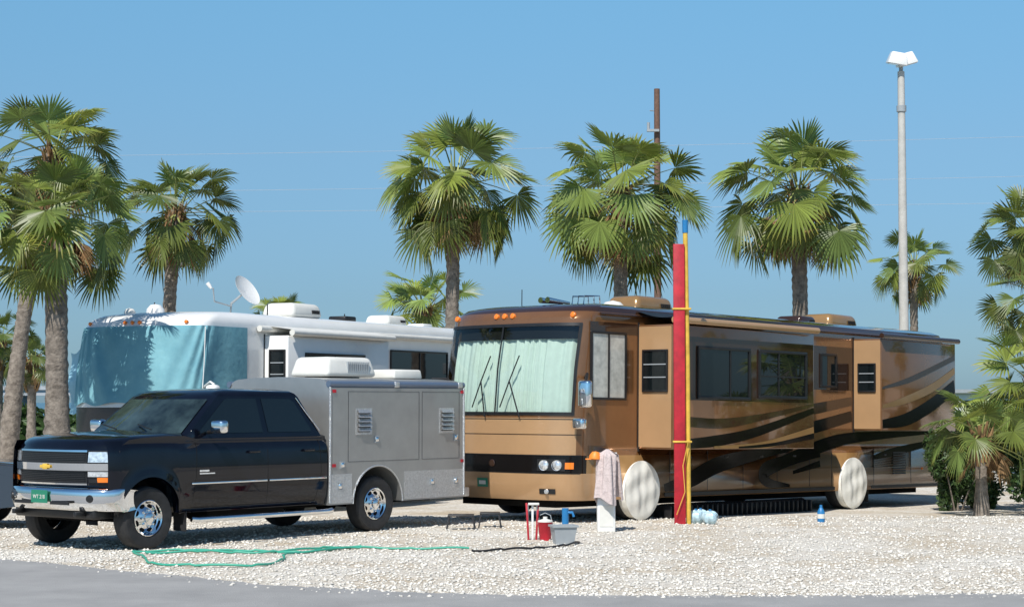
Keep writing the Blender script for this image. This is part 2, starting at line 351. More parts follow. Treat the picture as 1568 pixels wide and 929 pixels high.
# ------------------------------------------------------------------ wheels
def wheel(parent,u,w,z,R,W,side=-1,rim='chrome',name='wheel'):
    ax=(0,side,0); Rr=R*.56
    prof=[(Rr*.98,0),(Rr*1.04,W*.40),(R*.80,W*.50),(R*.93,W*.47),(R*.985,W*.38),(R,W*.2),(R*1.003,0),(R,-W*.2),(R*.985,-W*.38),(R*.9,-W*.48),(Rr,-W*.45),(Rr,0)]
    lathe(name+'_tyre',prof,(u,w,z),ax,'rubber',parent,n=40)
    prof=[(Rr*1.03,W*.42),(Rr*.99,W*.44),(Rr*.93,W*.40),(Rr*.90,W*.24),(Rr*.82,W*.17),(Rr*.62,W*.24),(Rr*.45,W*.36),(Rr*.33,W*.38),(Rr*.32,W*.50),(Rr*.24,W*.55),(0.001,W*.56)]
    lathe(name+'_rim',prof,(u,w,z),ax,rim,parent,n=40)
    for k in range(8):
        a=2*math.pi*(k+.5)/8; c=(u+math.cos(a)*Rr*.72,w+side*W*.19,z+math.sin(a)*Rr*.72)
        V=[];nn=12
        for j in range(nn):
            b=2*math.pi*j/nn; dr=math.cos(b)*Rr*.11; dt=math.sin(b)*Rr*.17
            V.append((c[0]+math.cos(a)*dr-math.sin(a)*dt,c[1]+side*.012-side*dr*.30,c[2]+math.sin(a)*dr+math.cos(a)*dt))
        mk(name+'_slot',V,[tuple(range(nn))],'under',parent)
        a=2*math.pi*k/8
        lathe(name+'_nut',[(.016,0),(.016,.03),(.001,.035)],(u+math.cos(a)*Rr*.46,w+side*W*.33,z+math.sin(a)*Rr*.46),ax,rim,parent,n=8)
def panelwin(parent,u0,u1,z0,z1,w,glass='dglass',split=None,frame='black',fw=.035,side=-1,name='window',horiz=None):
    box(name+'_glass',u0,u1,w+side*.004,w+side*.012,z0,z1,glass,parent)
    t=side*.03
    a,b=(w,w+t) if t>0 else (w+t,w)
    box(name+'_sill',u0-fw,u1+fw,a,b,z0-fw,z0,frame,parent,bev=.006); box(name+'_head',u0-fw,u1+fw,a,b,z1,z1+fw,frame,parent,bev=.006)
    box(name+'_jamb',u0-fw,u0,a,b,z0,z1,frame,parent); box(name+'_jamb',u1,u1+fw,a,b,z0,z1,frame,parent)
    if split:
        um=u0+(u1-u0)*split; box(name+'_mullion',um-.015,um+.015,w+side*.013,w+side*.026,z0,z1,frame,parent)
    if horiz:
        zm=z0+(z1-z0)*horiz; box(name+'_rail',u0,u1,w+side*.0135,w+side*.0255,zm-.012,zm+.012,frame,parent)
def endwin(parent,w0,w1,z0,z1,u,blinds=False):
    box('end_window_glass',u-.012,u-.004,w0,w1,z0,z1,'dglass',parent)
    fw=.03
    box('end_window_sill',u-.03,u,w0-fw,w1+fw,z0-fw,z0,'black',parent,bev=.006); box('end_window_head',u-.03,u,w0-fw,w1+fw,z1,z1+fw,'black',parent,bev=.006)
    box('end_window_jamb',u-.028,u,w0-fw,w0,z0,z1,'black',parent); box('end_window_jamb',u-.028,u,w1,w1+fw,z0,z1,'black',parent)
    n=3
    for i in range(1,n): 
        zz=z0+(z1-z0)*i/n; box('end_window_slat',u-.024,u-.013,w0,w1,zz-.008,zz+.008,'grey',parent)
# ------------------------------------------------------------------ motorhome body
NF=44
def outline(off,W,inset,L,D,n=2.7,grow=0):
    P=[];Wc=W/2;hw=Wc-inset+grow
    for a in (0,30,60,90):
        P.append((L-inset+grow-.12+.12*math.cos(rad(a)),Wc-hw+.12-.12*math.sin(rad(a))))
    for i in range(NF+1):
        th=-math.pi/2+math.pi*i/NF; sn=math.sin(th); cs=max(0,math.cos(th))
        P.append((off-grow+D*(1-cs**(2/n)),Wc+hw*(1 if sn>=0 else -1)*abs(sn)**(2/n)))
    for a in (90,60,30,0):
        P.append((L-inset+grow-.12+.12*math.cos(rad(a)),Wc+hw-.12+.12*math.sin(rad(a))))
    return P
def lerpt(tab,z):
    for a,b in zip(tab[:-1],tab[1:]):
        if z<=b[0]:
            t=(z-a[0])/(b[0]-a[0]); return [a[i]+(b[i]-a[i])*t for i in range(1,len(a))]
    return list(tab[-1][1:])
def coach_body(e,tab,zs_low,zs_up,W,L,D,ws,matsl,matf,cuts):
    def shell(name,zs,skip,capb,capt):
        V=[];F=[];MI=[]
        for z in zs:
            off,ins=lerpt(tab,z)
            for (u,w) in outline(off,W,ins,L,D): V.append((u,w,z))
        n=len(outline(0,W,0,L,D))
        for k in range(len(zs)-1):
            for j in range(n):
                zm=(zs[k]+zs[k+1])/2
                if skip and ws[0]<zm<ws[1] and 4+ws[2]<=j<4+NF-ws[2]: continue
                a=k*n+j;b=k*n+(j+1)%n
                F.append((a,b,b+n,a+n)); MI.append(matf(zm,j-4,V[a][0]))
        if capb: F.append(tuple(range(n))[::-1]); MI.append(0)
        if capt: F.append(tuple(range((len(zs)-1)*n,len(zs)*n))); MI.append(matf(9,0,0))
        o=mk(name,V,F,matsl,e,mi=MI,smooth=True,ang=28)
        bm=bmesh.new(); bm.from_mesh(o.data); bmesh.ops.recalc_face_normals(bm,faces=bm.faces[:]); bm.to_mesh(o.data); bm.free()
        return o
    lo=shell('lower_body',zs_low,False,True,True)
    cs=[]
    for (u,z,r) in cuts:
        c=lathe('cut',[(.001,-.3),(r,-.3),(r,.75),(.001,.75)],(u,0,z),(0,1,0),'under',None,n=48); c.parent=e; cs.append(c)
    bpy.context.view_layer.update()
    if cs: boolean_cut(lo,cs)
    shell('upper_body',zs_up,True,False,True)
def front_patch(e,name,tab,W,L,D,z0,z1,i0,i1,grow,m,nz=6):
    V=[];
    for k in range(nz+1):
        z=z0+(z1-z0)*k/nz; off,ins=lerpt(tab,z); P=outline(off,W,ins,L,D,grow=grow)
        for i in range(i0,i1+1):
            u,w=P[4+i]; V.append((u,w,z))
    n=i1-i0+1; F=[(k*n+j,k*n+j+1,(k+1)*n+j+1,(k+1)*n+j) for k in range(nz) for j in range(n-1)]
    return mk(name,V,F,m,e,smooth=True,ang=60)
# --- brown motorhome
B=empty('motorhome',(1.02,28.4,0),(0,.0149,rad(48.2)))
W=2.9;L=11.6;D=.55
tabB=[(0.2,-.22,.05),(.42,-.33,.01),(.76,-.36,0),(1.04,-.35,0),(1.7,-.33,0),(2.4,-.27,0),(3.08,-.14,0),(3.2,-.11,.0),(3.3,-.02,.015),(3.38,.12,.06),(3.43,.35,.16),(3.47,.8,.4),(3.49,1.5,.8)]
def mB(z,j,u):
    if z>9-1: return 3
    front=4<=j<NF-4
    if z>3.16: return 3 if z>3.3 else 1
    if j<0 or j>=NF:
        if z<.76 : return 0
        if z<1.04: return 4
        return 1
    if z<.76: return 0
    if z<1.04: return 2
    if 1.04<z<1.62: return 0 if front else 1
    return 1
coach_body(B,tabB,[.34,.42,.6,.76,.9,1.04,1.2,1.35,1.5,1.62],[1.62,1.7,1.9,2.1,2.3,2.5,2.7,2.9,3.08,3.16,3.2,3.3,3.38,3.43,3.47,3.49],W,L,D,(1.7,3.08,6),['tan','copper','swoosh','dkbrown','gold'],mB,[(1.57,.5,.58),(8.03,.5,.6)])
front_patch(B,'windshield_glass',tabB,W,L,D,1.70,3.08,6,NF-6,.004,'wglass')
front_patch(B,'windshield_seal',tabB,W,L,D,1.66,1.71,5,NF-5,.012,'black',nz=1)
front_patch(B,'windshield_seal',tabB,W,L,D,3.06,3.11,5,NF-5,.012,'black',nz=1)
front_patch(B,'windshield_pillar',tabB,W,L,D,1.68,3.1,5,6,.014,'black')
front_patch(B,'windshield_pillar',tabB,W,L,D,1.68,3.1,NF-6,NF-5,.014,'black')
def curt():
    V=[];F=[];nn=500;nz=8
    for k in range(nz+1):
        z=1.66+(2.93-1.66)*k/nz; off,ins=lerpt(tabB,z); P=outline(off,W,ins,L,D,grow=-.09)
        P=P[4:4+NF+1]
        for i in range(nn+1):
            f=3+i/nn*(NF-6); a=int(f); b=min(a+1,NF); t=f-a
            u=P[a][0]*(1-t)+P[b][0]*t; w=P[a][1]*(1-t)+P[b][1]*t
            ph=w*34+math.sin(w*7)*2.6+ (1-k/nz)*.7*math.sin(w*11)
            V.append((u+.018*math.sin(ph)+.010*math.sin(ph*2.3+1),w,z))
    n=nn+1
    F=[(k*n+j,k*n+j+1,(k+1)*n+j+1,(k+1)*n+j) for k in range(nz) for j in range(nn)]
    mk('curtain',V,F,'curtain',B,smooth=True,ang=80)
curt()
front_patch(B,'sun_visor',tabB,W,L,D,2.86,3.10,5,NF-5,-.05,'under',nz=2)
tube('windshield_divider',[(-.345,1.45,1.7),(-.285,1.45,2.4),(-.155,1.45,3.08)],.013,'black',B,n=6)
def fp(s,z,grow=.03):
    off,ins=lerpt(tabB,z); n=2.7; a=abs(s); c=(1-a**n)**(1/n); return (off-grow+D*(1-c),W/2+W/2*s,z)
for (s0,s1,s2) in ((-.12,-.42,.04),(.38,.0,.52)):
    tube('wiper_arm',[fp(s0-.25,1.63,.05),fp(s1+.22,2.2,.05)],.012,'black',B,n=6)
    tube('wiper_blade',[fp(s1+.34,1.78,.035),fp(s1+.22,2.2,.045),fp(s1+.12,2.6,.035)],.011,'black',B,n=6)
for s in (-.86,-.10,.02,.14,.86):
    c=fp(s,3.235,.02); lathe('marker_lamp',[(.001,-.02),(.05,-.015),(.045,.02),(.02,.035),(.001,.037)],c,(-1,0,.3),'orange',B,n=12)
for z in (1.04,1.60,.76,1.36):
    front_patch(B,'fascia_seam',tabB,W,L,D,z-.006,z+.006,2,NF-2,.004,'black' if z!=1.36 else 'dkbrown',nz=1)
def lamp(s0,s1,z0,z1,m,g=.015,nm='headlamp'):
    pts=10;V=[]
    for k in (0,1):
        for i in range(pts+1):
            s=s0+(s1-s0)*i/pts; V.append(fp(s,z0+(z1-z0)*k,g))
    n=pts+1; F=[(j,j+1,n+j+1,n+j) for j in range(pts)]
    mk(nm,V,F,m,B,smooth=True)
for sg in (-1,1):
    lamp(sg*.60,sg*.90,.80,.98,'black',.012,'headlamp_bezel')
    for sc in (.68,.82):
        c=fp(sg*sc,.885,.014); nrm=(-1,sg*sc**3*.55,0); lathe('headlamp',[(.001,.02),(.05,.015),(.07,.0),(.082,.01),(.085,-.02)],c,nrm,'lens',B,n=20)
    lamp(sg*.90,sg*.965,.83,.93,'orange',.02,'turn_signal')
    lamp(sg*.62,sg*.80,.44,.52,'black',.012,'fog_lamp_bezel'); c=fp(sg*.71,.48,.02); lathe('fog_lamp',[(.001,.0),(.04,0),(.035,.02),(.001,.022)],c,(-1,0,0),'lens',B,n=14)
lamp(.08,.24,.52,.66,'plateg',.02,'licence_plate'); lamp(.11,.21,.56,.62,'offwhite',.023,'licence_plate_text')
c=fp(.02,.9,.012); lathe('emblem',[(.001,.01),(.05,.008),(.06,0)],c,(-1,0,0),'dkbrown',B,n=20)
tube('mirror_arm',[(.15,-.0,2.25),(.0,-.16,2.3),(-.12,-.24,2.2)],.025,'black',B,n=8)
box('mirror_head',-.22,-.08,-.36,-.14,1.78,2.2,'chrome',B,bev=.05,seg=3)
box('mirror_head_lower',-.16,-.02,-.2,.02,1.45,1.62,'chrome',B,bev=.04,seg=3)
box('mirror_head',-.2,-.06,W+.14,W+.36,1.8,2.2,'chrome',B,bev=.05,seg=3); tube('mirror_arm',[(.15,W,2.25),(-.1,W+.2,2.25)],.025,'black',B,n=8)
panelwin(B,.30,1.12,1.95,2.95,0,'blind',split=.5,fw=.04)
box('body_dark_band',.26,1.46,-.003,0,2.96,3.14,'dkbrown',B)
# slide 1
sw=-.70
box('slide_out',1.49,5.61,sw,.25,1.14,3.13,'copper',B,bev=.012)
box('slide_end_panel',1.482,1.4895,sw+.03,-.01,1.17,3.10,'tan',B)
box('slide_seal',1.475,1.50,-.02,.012,1.1,3.17,'black',B)
box('slide_rear_seal',5.60,5.625,-.03,.02,1.1,3.17,'black',B)
endwin(B,sw+.12,-.13,2.08,2.70,1.482)
box('slide_dark_band',1.60,5.58,sw-.003,sw,1.93,2.95,'dkbrown',B)
panelwin(B,2.18,3.57,2.0,2.76,sw-.003,'dglass',split=.62,fw=.05)
panelwin(B,3.92,5.3,2.04,2.76,sw-.003,'dglass',split=.4,fw=.05,horiz=.45)
tube('slide_awning_roller',[(1.45,sw-.05,3.2),(5.65,sw-.05,3.2)],.055,'tan',B,n=14)
grid('slide_awning_fabric',lambda a,b:(1.5+4.05*a,sw-.05+(.78)*b,3.25+.11*b-.05*math.sin(math.pi*b)),10,8,'black',B)
# slide 2
sv=-.60
box('slide_out',8.07,10.9,sv,.25,1.46,3.17,'copper',B,bev=.012)
box('slide_end_panel',8.062,8.0695,sv+.02,-.01,1.49,3.14,'tan',B); box('slide_seal',8.055,8.08,-.02,.012,1.42,3.2,'black',B)
endwin(B,sv+.14,-.14,2.2,2.68,8.062)
tube('slide_awning_roller',[(8.02,sv-.04,3.22),(10.95,sv-.04,3.22)],.05,'dkbrown',B,n=14)
panelwin(B,6.95,7.42,2.28,2.82,0,'dglass',fw=.045)
box('body_dark_band',5.63,8.05,-.003,0,2.2,3.0,'dkbrown',B)
for i in range(9): box('vent_louvre',9.5,9.98,-.018,0,.62+i*.05,.65+i*.05,'black',B)
for u in (2.35,3.4,4.45,5.5,6.55,7.3,8.8,10.2,11.1):
    box('bay_door_seam',u-.005,u+.005,-.0035,0,.44,1.1,'black',B)
for u in (2.9,3.95,5.0,6.05,9.2): box('bay_latch',u-.05,u+.05,-.014,0,.98,1.01,'black',B,bev=.004)
box('sill_trim',2.2,7.4,-.012,0,.36,.42,'black',B); box('sill_trim',8.7,11.45,-.012,0,.36,.42,'black',B)
box('side_lamp',2.5,2.56,-.015,0,.7,.74,'orange',B); box('side_lamp',10.6,10.66,-.015,0,.7,.74,'orange',B)
def ribbon(pts,w,m='swoosh',clip=None,nm='side_graphic'):
    P=[pts[0]]+pts+[pts[-1]];C=[]
    for i in range(1,len(P)-2):
        for q in range(12):
            t=q/12; r=[]
            for a in range(3):
                p0,p1,p2,p3=P[i-1][a],P[i][a],P[i+1][a],P[i+2][a]
                r.append(.5*((2*p1)+(-p0+p2)*t+(2*p0-5*p1+4*p2-p3)*t*t+(-p0+3*p1-3*p2+p3)*t**3))
            C.append(r)
    C.append(list(pts[-1])); V=[];F=[]
    for i,c in enumerate(C):
        a=C[max(i-1,0)];b=C[min(i+1,len(C)-1)]; du=b[0]-a[0];dz=b[1]-a[1];l=math.hypot(du,dz) or 1
        hwid=max(.002,c[2]); 
        for sg in (1,-1):
            uu=c[0]-dz/l*hwid*sg; zz=c[1]+du/l*hwid*sg
            if clip: uu=min(max(uu,clip[0]),clip[1]); zz=min(max(zz,clip[2]),clip[3])
            V.append((uu,w,zz))
    F=[(2*i,2*i+2,2*i+3,2*i+1) for i in range(len(C)-1)]
    mk(nm,V,F,m,B)
c1=(1.6,5.6,1.15,1.92)
ribbon([(1.6,1.22,.07),(2.6,1.27,.09),(3.8,1.42,.08),(5.6,1.80,.05)],sw-.004,'swoosh',c1)
ribbon([(1.6,1.6,.08),(2.8,1.56,.08),(4.2,1.70,.05),(5.6,1.9,.02)],sw-.005,'dkbrown',c1)
ribbon([(2.6,1.17,.02),(4.0,1.2,.06),(5.6,1.45,.07)],sw-.0065,'gold',c1)
ribbon([(3.3,1.16,.02),(4.4,1.22,.03),(5.6,1.36,.05)],sw-.008,'swoosh',c1)
bc=(1.2,11.5,.44,1.6)
ribbon([(2.2,.50,.06),(2.9,.62,.13),(3.7,.86,.14),(4.8,1.02,.10),(6.0,1.14,.05)],-.005,'swoosh',bc)
ribbon([(6.9,1.0,.03),(5.9,.92,.10),(5.1,.74,.14),(5.2,.54,.09),(5.9,.46,.03)],-.007,'swoosh',bc)
ribbon([(5.7,.95,.06),(6.6,1.1,.12),(7.6,1.28,.11),(8.9,1.36,.08),(11.4,1.44,.02)],-.0055,'swoosh',(1.2,11.5,.43,1.46))
ribbon([(6.0,.70,.03),(6.9,.85,.06)],-.008,'swoosh',bc)
ribbon([(8.8,.95,.04),(9.6,1.06,.08),(11.4,1.26,.04)],-.0075,'swoosh',bc)
ribbon([(8.1,1.58,.08),(9.0,1.68,.12),(10.0,1.98,.13),(10.88,2.35,.12)],sv-.003,'swoosh',(8.1,10.88,1.48,3.1))
ribbon([(8.1,1.90,.03),(9.0,2.05,.07),(10.0,2.3,.08),(10.88,2.65,.06)],sv-.0035,'gold',(8.1,10.88,1.48,3.1))
ribbon([(8.1,2.25,.02),(9.2,2.45,.05),(10.88,2.9,.05)],sv-.004,'dkbrown',(8.1,10.88,1.48,3.1))
ribbon([(5.65,1.75,.08),(6.5,1.82,.10),(8.0,2.0,.08)],-.004,'dkbrown',(5.65,8.03,1.2,3))
ribbon([(5.65,1.38,.08),(6.5,1.48,.11),(8.0,1.72,.10)],-.006,'swoosh',(5.65,8.03,1.2,3))
for u in (1.57,8.03):
    wheel(B,u,.22,.5,.5,.28,name='coach_wheel')
    def cov(a,b,u=u):
        # soft vinyl tyre cover: slightly slack disc with shallow irregular creases
        an=2*math.pi*b; r=.46*a*(1+.02*math.sin(an*3+u)*(a>.9)); x=math.cos(an)*r; z=math.sin(an)*r
        dp=.012*math.sin(x*13+z*5+u)+.010*math.sin(z*17-x*6)+.006*math.sin(x*31+2*u)
        return (u+x,-.055+dp*(1-a**6)+.02*a**6,.49+z-.03*max(0,-math.sin(an))*a)
    grid('wheel_cover',cov,14,56,'wcover',B,ang=80)
    lathe('wheel_cover_rim',[(.455,.0),(.475,-.05),(.465,-.18)],(u,-.03,.48),(0,-1,0),'wcover',B,n=40)
    wheel(B,u,W-.22,.5,.5,.28,side=1,name='coach_wheel')
box('chassis',-.0,11.2,.45,W-.45,.22,.5,'under',B)
box('mud_flap',8.75,8.77,.1,.7,.1,.6,'rubber',B)
def acpod(par,u,w,z,l,wd,h,m):
    box('roof_ac_shroud',u-l/2,u+l/2,w-wd/2,w+wd/2,z,z+h,m,par,bev=h*.38,seg=4,taper=.86)
    for i in range(5): box('roof_ac_vent',u+l*.12+i*l*.05,u+l*.12+i*l*.05+l*.02,w-wd*.5-.0,w-wd*.40,z+h*.3,z+h*.55,'black',par)
acpod(B,3.2,1.3,3.46,1.1,.75,.27,'gold'); acpod(B,9.3,1.3,3.46,1.1,.75,.27,'gold'); acpod(B,7.8,1.1,3.46,.6,.6,.16,'dkbrown')
for q in (.15,.3): tube('air_horn',[(1.0,q+.9,3.5),(.45,q+.9,3.52)],[.02,.05],'chrome',B,n=12)
box('antenna_base',1.5,1.75,.9,1.15,3.46,3.52,'chrome',B,bev=.02)
for q in (0,.12,.24): tube('roof_rail',[(.7,.5+q,3.45),(.72,.5+q,3.58),(1.1,.5+q,3.60),(1.12,.5+q,3.45)],.012,'chrome',B,n=6)
tube('whip_antenna',[(.9,2.0,3.45),(.9,2.0,3.75)],.008,'black',B,n=5)
lathe('tv_antenna_dome',[(.001,.14),(.13,.11),(.2,.04),(.21,0)],(2.2,1.1,3.47),(0,0,1),'offwhite',B)
tube('roof_gutter',[(.5,-.012,3.27),(11.4,-.012,3.27)],.02,'dkbrown',B,n=8)
# --- white motorhome
Wt=empty('white_motorhome',(-5.22,30.2,0),(0,0,rad(62.6)))
W2=2.55;L2=11
tabW=[(0.2,-.2,.05),(.42,-.33,.01),(1.8,-.33,0),(2.4,-.27,0),(3.08,-.12,0),(3.2,-.05,.0),(3.28,.06,.02),(3.35,.25,.08),(3.40,.6,.2),(3.43,1.2,.5)]
def mW(z,j,u):
    if z<1.78: return 1
    return 0
coach_body(Wt,tabW,[.34,.42,.8,1.2,1.6,1.78],[1.78,1.9,2.1,2.3,2.5,2.7,2.9,3.08,3.2,3.28,3.35,3.40,3.43],W2,L2,D,(1.9,3.08,6),['white','charcoal'],mW,[(1.6,.5,.58),(7.8,.5,.58)])
def covfn():
    V=[];F=[];nz=14;nn=120
    for k in range(nz+1):
        z=1.83+(3.14-1.83)*k/nz; off,ins=lerpt(tabW,z); P=outline(off,W2,ins,L2,D,grow=.03)[4:4+NF+1]
        P=[(1.4,-.03),(1.0,-.03),(.6,-.03)]+P[0:]
        for i in range(nn+1):
            f=i/nn*(len(P)-3); a=int(f); b=min(a+1,len(P)-1); t=f-a
            u=P[a][0]*(1-t)+P[b][0]*t; w=P[a][1]*(1-t)+P[b][1]*t
            q=.016*math.sin(i*.55+k*.7*math.sin(i*.06))+.012*math.sin(i*.21-k*.55)
            V.append((u-q,w-q*.6,z+(.03*math.sin(i*.3) if k==0 else 0)))
    n=nn+1; F=[(k*n+j,k*n+j+1,(k+1)*n+j+1,(k+1)*n+j) for k in range(nz) for j in range(nn)]
    mk('windshield_cover',V,F,'cover',Wt,smooth=True,ang=80)
covfn()
grid('cover_flap',lambda a,b:(.25+.05*math.sin(b*9),W2+.02+.32*a,1.75+1.05*b-.1*a+.03*math.sin(a*7)),8,12,'coverlt',Wt)
tube('cover_cord',[(.2,-.04,3.12),(.16,-.05,2.5),(.1,-.05,1.86)],.008,'white',Wt,n=5)
for s in (-.8,-.12,0,.12,.8):
    z=3.2; off,ins=lerpt(tabW,z); a=abs(s); c=(1-a**2.7)**(1/2.7); lathe('marker_lamp',[(.001,-.02),(.035,-.015),(.03,.02),(.001,.03)],(off-.02+D*(1-c),W2/2+W2/2*s,z),(-1,0,.3),'orange',Wt,n=12)
box('slide_out',1.95,5.3,-.5,.25,1.25,3.02,'white',Wt,bev=.015)
endwin(Wt,-.42,-.14,2.15,2.75,1.95)
box('slide_seal',1.93,1.955,-.01,.01,1.2,3.05,'black',Wt)
tube('awning_roller',[(1.7,-.07,3.14),(10.6,-.07,3.14)],.055,'offwhite',Wt,n=12)
tube('slide_awning_roller',[(1.95,-.58,3.07),(5.35,-.58,3.07)],.055,'offwhite',Wt,n=12)
grid('slide_awning_fabric',lambda a,b:(2.0+3.3*a,-.58+.6*b,3.12+.08*b),4,4,'offwhite',Wt)
panelwin(Wt,2.5,4.4,2.1,2.7,-.5,'dglass',split=.5); panelwin(Wt,6.2,8.4,2.25,2.85,0,'dglass',split=.5); panelwin(Wt,9.2,10.2,2.25,2.85,0,'dglass')
box('side_stripe',1.45,10.9,-.004,0,1.83,1.95,'grey',Wt)
tube('mirror_arm',[(.2,-.0,2.1),(.0,-.3,2.2),(-.05,-.42,2.15)],.02,'white',Wt,n=6); box('mirror_head',-.14,.04,-.50,-.28,1.75,2.15,'white',Wt,bev=.06,seg=3)
acpod(Wt,3.9,.75,3.42,1.05,.75,.27,'offwhite'); acpod(Wt,7.5,.9,3.42,.8,.6,.2,'offwhite')
box('roof_vent',5.5,5.9,.6,1.0,3.42,3.53,'black',Wt,bev=.03); box('roof_vent',9.0,9.4,.9,1.3,3.42,3.52,'white',Wt,bev=.03)
lathe('satellite_dome',[(.001,.17),(.09,.15),(.15,.08),(.16,0)],(.95,1.6,3.4),(0,0,1),'white',Wt)
lathe('satellite_dome',[(.001,.12),(.07,.10),(.1,.05),(.1,0)],(.75,2.0,3.38),(0,0,1),'offwhite',Wt)
dc=Vector((1.95,.42,3.80)); dax=Vector((.05,-.85,.55))
lathe('dish_reflector',[(.001,0),(.13,.01),(.24,.035),(.29,.055),(.305,.062),(.29,.045),(.001,-.02)],dc,dax,'white',Wt,n=28)
tube('dish_mast',[(1.9,.7,3.38),(1.9,.68,3.6),tuple(dc)],.022,'grey',Wt,n=8)
tube('dish_arm',[(1.9,.68,3.55),(1.5,.75,3.62),(1.42,.72,3.85)],.014,'grey',Wt,n=6); lathe('dish_lnb',[(.02,0),(.035,.06),(.035,.12),(.001,.12)],(1.4,.74,3.84),(-.2,.4,.6),'white',Wt,n=10)
for u in (1.6,7.8): wheel(Wt,u,.22,.5,.5,.28,name='coach_wheel'); wheel(Wt,u,W2-.22,.5,.5,.28,side=1,name='coach_wheel')
for u,w in ((1.3,1.9),(2.6,.4),(6.4,1.2)): tube('roof_antenna',[(u,w,3.4),(u,w,3.62)],.012,'black',Wt,n=5)
# ------------------------------------------------------------------ pickup
T=empty('pickup_truck',(-4.58,23.3,0),(0,0,rad(51.7)))
PW=2.1
def arc(cu,cz,r,a0,a1,n=14): return [(cu+r*math.cos(rad(a0+(a1-a0)*i/n)),cz+r*math.sin(rad(a0+(a1-a0)*i/n))) for i in range(n+1)]
poly=[(-.66,.56),(-.74,.72),(-.78,.9),(-.785,1.1),(-.77,1.26),(-.74,1.33),(-.66,1.385),(-.45,1.42),(-.1,1.45),(.3,1.47),(.6,1.465),(.78,1.42),(1.5,1.42),(2.4,1.42),(3.2,1.42),(3.2,.9),(3.2,.44),(2,.44),(.55,.44)]+arc(0,.43,.49,2,178)+[(-.52,.50)]
stn=[-.95,-.93,-.88,-.78,-.62,-.45,-.3,-.15,0,.15,.3,.45,.62,.78,.88,.93,.95]
def front_u(s): return .33*abs(s)**2.8
def defT(u,s,z):
    a=max(0,(abs(s)-.8)/.2)
    w=PW/2+PW/2*s
    z2=z
    if z>1.2: z2=z-(z-1.2)*.25*a**2.2
    if z>1.3 and u<.7: z2+=.035*max(0,1-abs(s)*1.5)*min(1,(u+.8)*2)
    if u<-.3: u=u+front_u(s)*min(1,(-.3-u)/.35)
    return (u,w,z2)
sections('hood_and_core',poly,PW,stn,defT,'black_paint',T,ang=32)
wz=[(.44,.055),(.52,.03),(.62,.015),(.76,.004),(.9,.0),(1.02,.0),(1.12,.004),(1.22,.012),(1.30,.025),(1.345,.045),(1.375,.08)]
def archz(u):
    d=abs(u); return .43+math.sqrt(max(0,.49**2-d*d)) if d<.49 else .44
def side_skin(side):
    us=[-.62,-.58,-.54]+[-.49+.98*i/28 for i in range(29)]+[.55,.75,.76]+[.8+.2*i for i in range(12)]+[3.2]
    V=[];F=[];nr=len(wz)
    for u in us:
        zb=archz(u) if u>-.5 else .52
        for k in range(nr):
            z=zb+(1.375-zb)*(k/(nr-1))
            off=float(np.interp(z,[q[0] for q in wz],[q[1] for q in wz]))
            dd=math.hypot(u,z-.43); fl=.028*math.exp(-((dd-.5)/.07)**2)
            rin=max(0,(-.35-u)/.27); w_=off-fl+.09*rin**2
            V.append((u,w_ if side==0 else PW-w_,z))
    for i in range(len(us)-1):
        for k in range(nr-1): F.append((i*nr+k,(i+1)*nr+k,(i+1)*nr+k+1,i*nr+k+1))
    return mk('side_panels',V,F,'black_paint',T,smooth=True,ang=40)
side_skin(0); side_skin(1)
lev=[(1.36,.05,.46,3.19),(1.43,.07,.50,3.16),(1.94,.20,1.13,2.85),(1.985,.225,1.22,2.81),(2.02,.28,1.34,2.75),(2.045,.40,1.5,2.6),(2.055,.6,1.75,2.4)]
def gh(lv,N=12):
    z,wi,uf,ur=lv; P=[]
    for i in range(N+1):
        s=-1+2*i/N; P.append((uf+.15*abs(s)**2.4,PW/2+(PW/2-wi)*s,z))
    for i in range(N+1):
        s=1-2*i/N; P.append((ur-.05*abs(s)**3,PW/2+(PW/2-wi)*s,z))
    return P
V=[];F=[];
for lv in lev: V+=gh(lv)
n=26
for k in range(len(lev)-1):
    for j in range(n): F.append((k*n+j,k*n+(j+1)%n,(k+1)*n+(j+1)%n,(k+1)*n+j))
F.append(tuple(range((len(lev)-1)*n,len(lev)*n)))
mk('cab_greenhouse',V,F,'black_paint',T,smooth=True,ang=30)
def wsf(a,b):
    s=(-.9+1.8*a); t=.05+.87*b; z=1.43+.51*t; wi=.07+.13*t; uf=.50+.63*t
    return (uf+.15*abs(s)**2.4-.008,PW/2+(PW/2-wi)*s,z+.008)
grid('windshield',wsf,16,4,'tglass',T)
grid('rear_glass',lambda a,b:(3.16-.33*(.1+.75*b)+.006,PW/2+(PW/2-.25)*(-1+2*a),1.43+.5*(.1+.75*b)),4,2,'dglass',T)
def swin(pts,nm):
    for sd in (0,1):
        V=[]
        for (u,z) in pts:
            w=.07+.255*(z-1.43)-.006; V.append((u,w if sd==0 else PW-w,z))
        mk(nm,V,[tuple(range(len(V)))],'dglass',T)
swin([(.84,1.46),(.93,1.53),(1.40,1.90),(1.46,1.915),(1.98,1.915),(2.02,1.46)],'front_door_glass'); swin([(2.12,1.46),(2.08,1.915),(2.62,1.91),(2.70,1.87),(2.95,1.48),(2.93,1.46)],'rear_door_glass')
tube('pillar_highlight',[(2.75,.19,1.93),(2.9,.13,1.72),(3.1,.06,1.47)],.007,'chrome',T,n=6)  # thin chrome line stands in for light reflected along the rear pillar
def fpp(s,z,off=0.0):
    u=float(np.interp(z,[.56,.72,.9,1.1,1.26,1.33,1.39],[-.66,-.74,-.78,-.785,-.77,-.74,-.66])); return (u+front_u(s)-off,PW/2+PW/2*s,z)
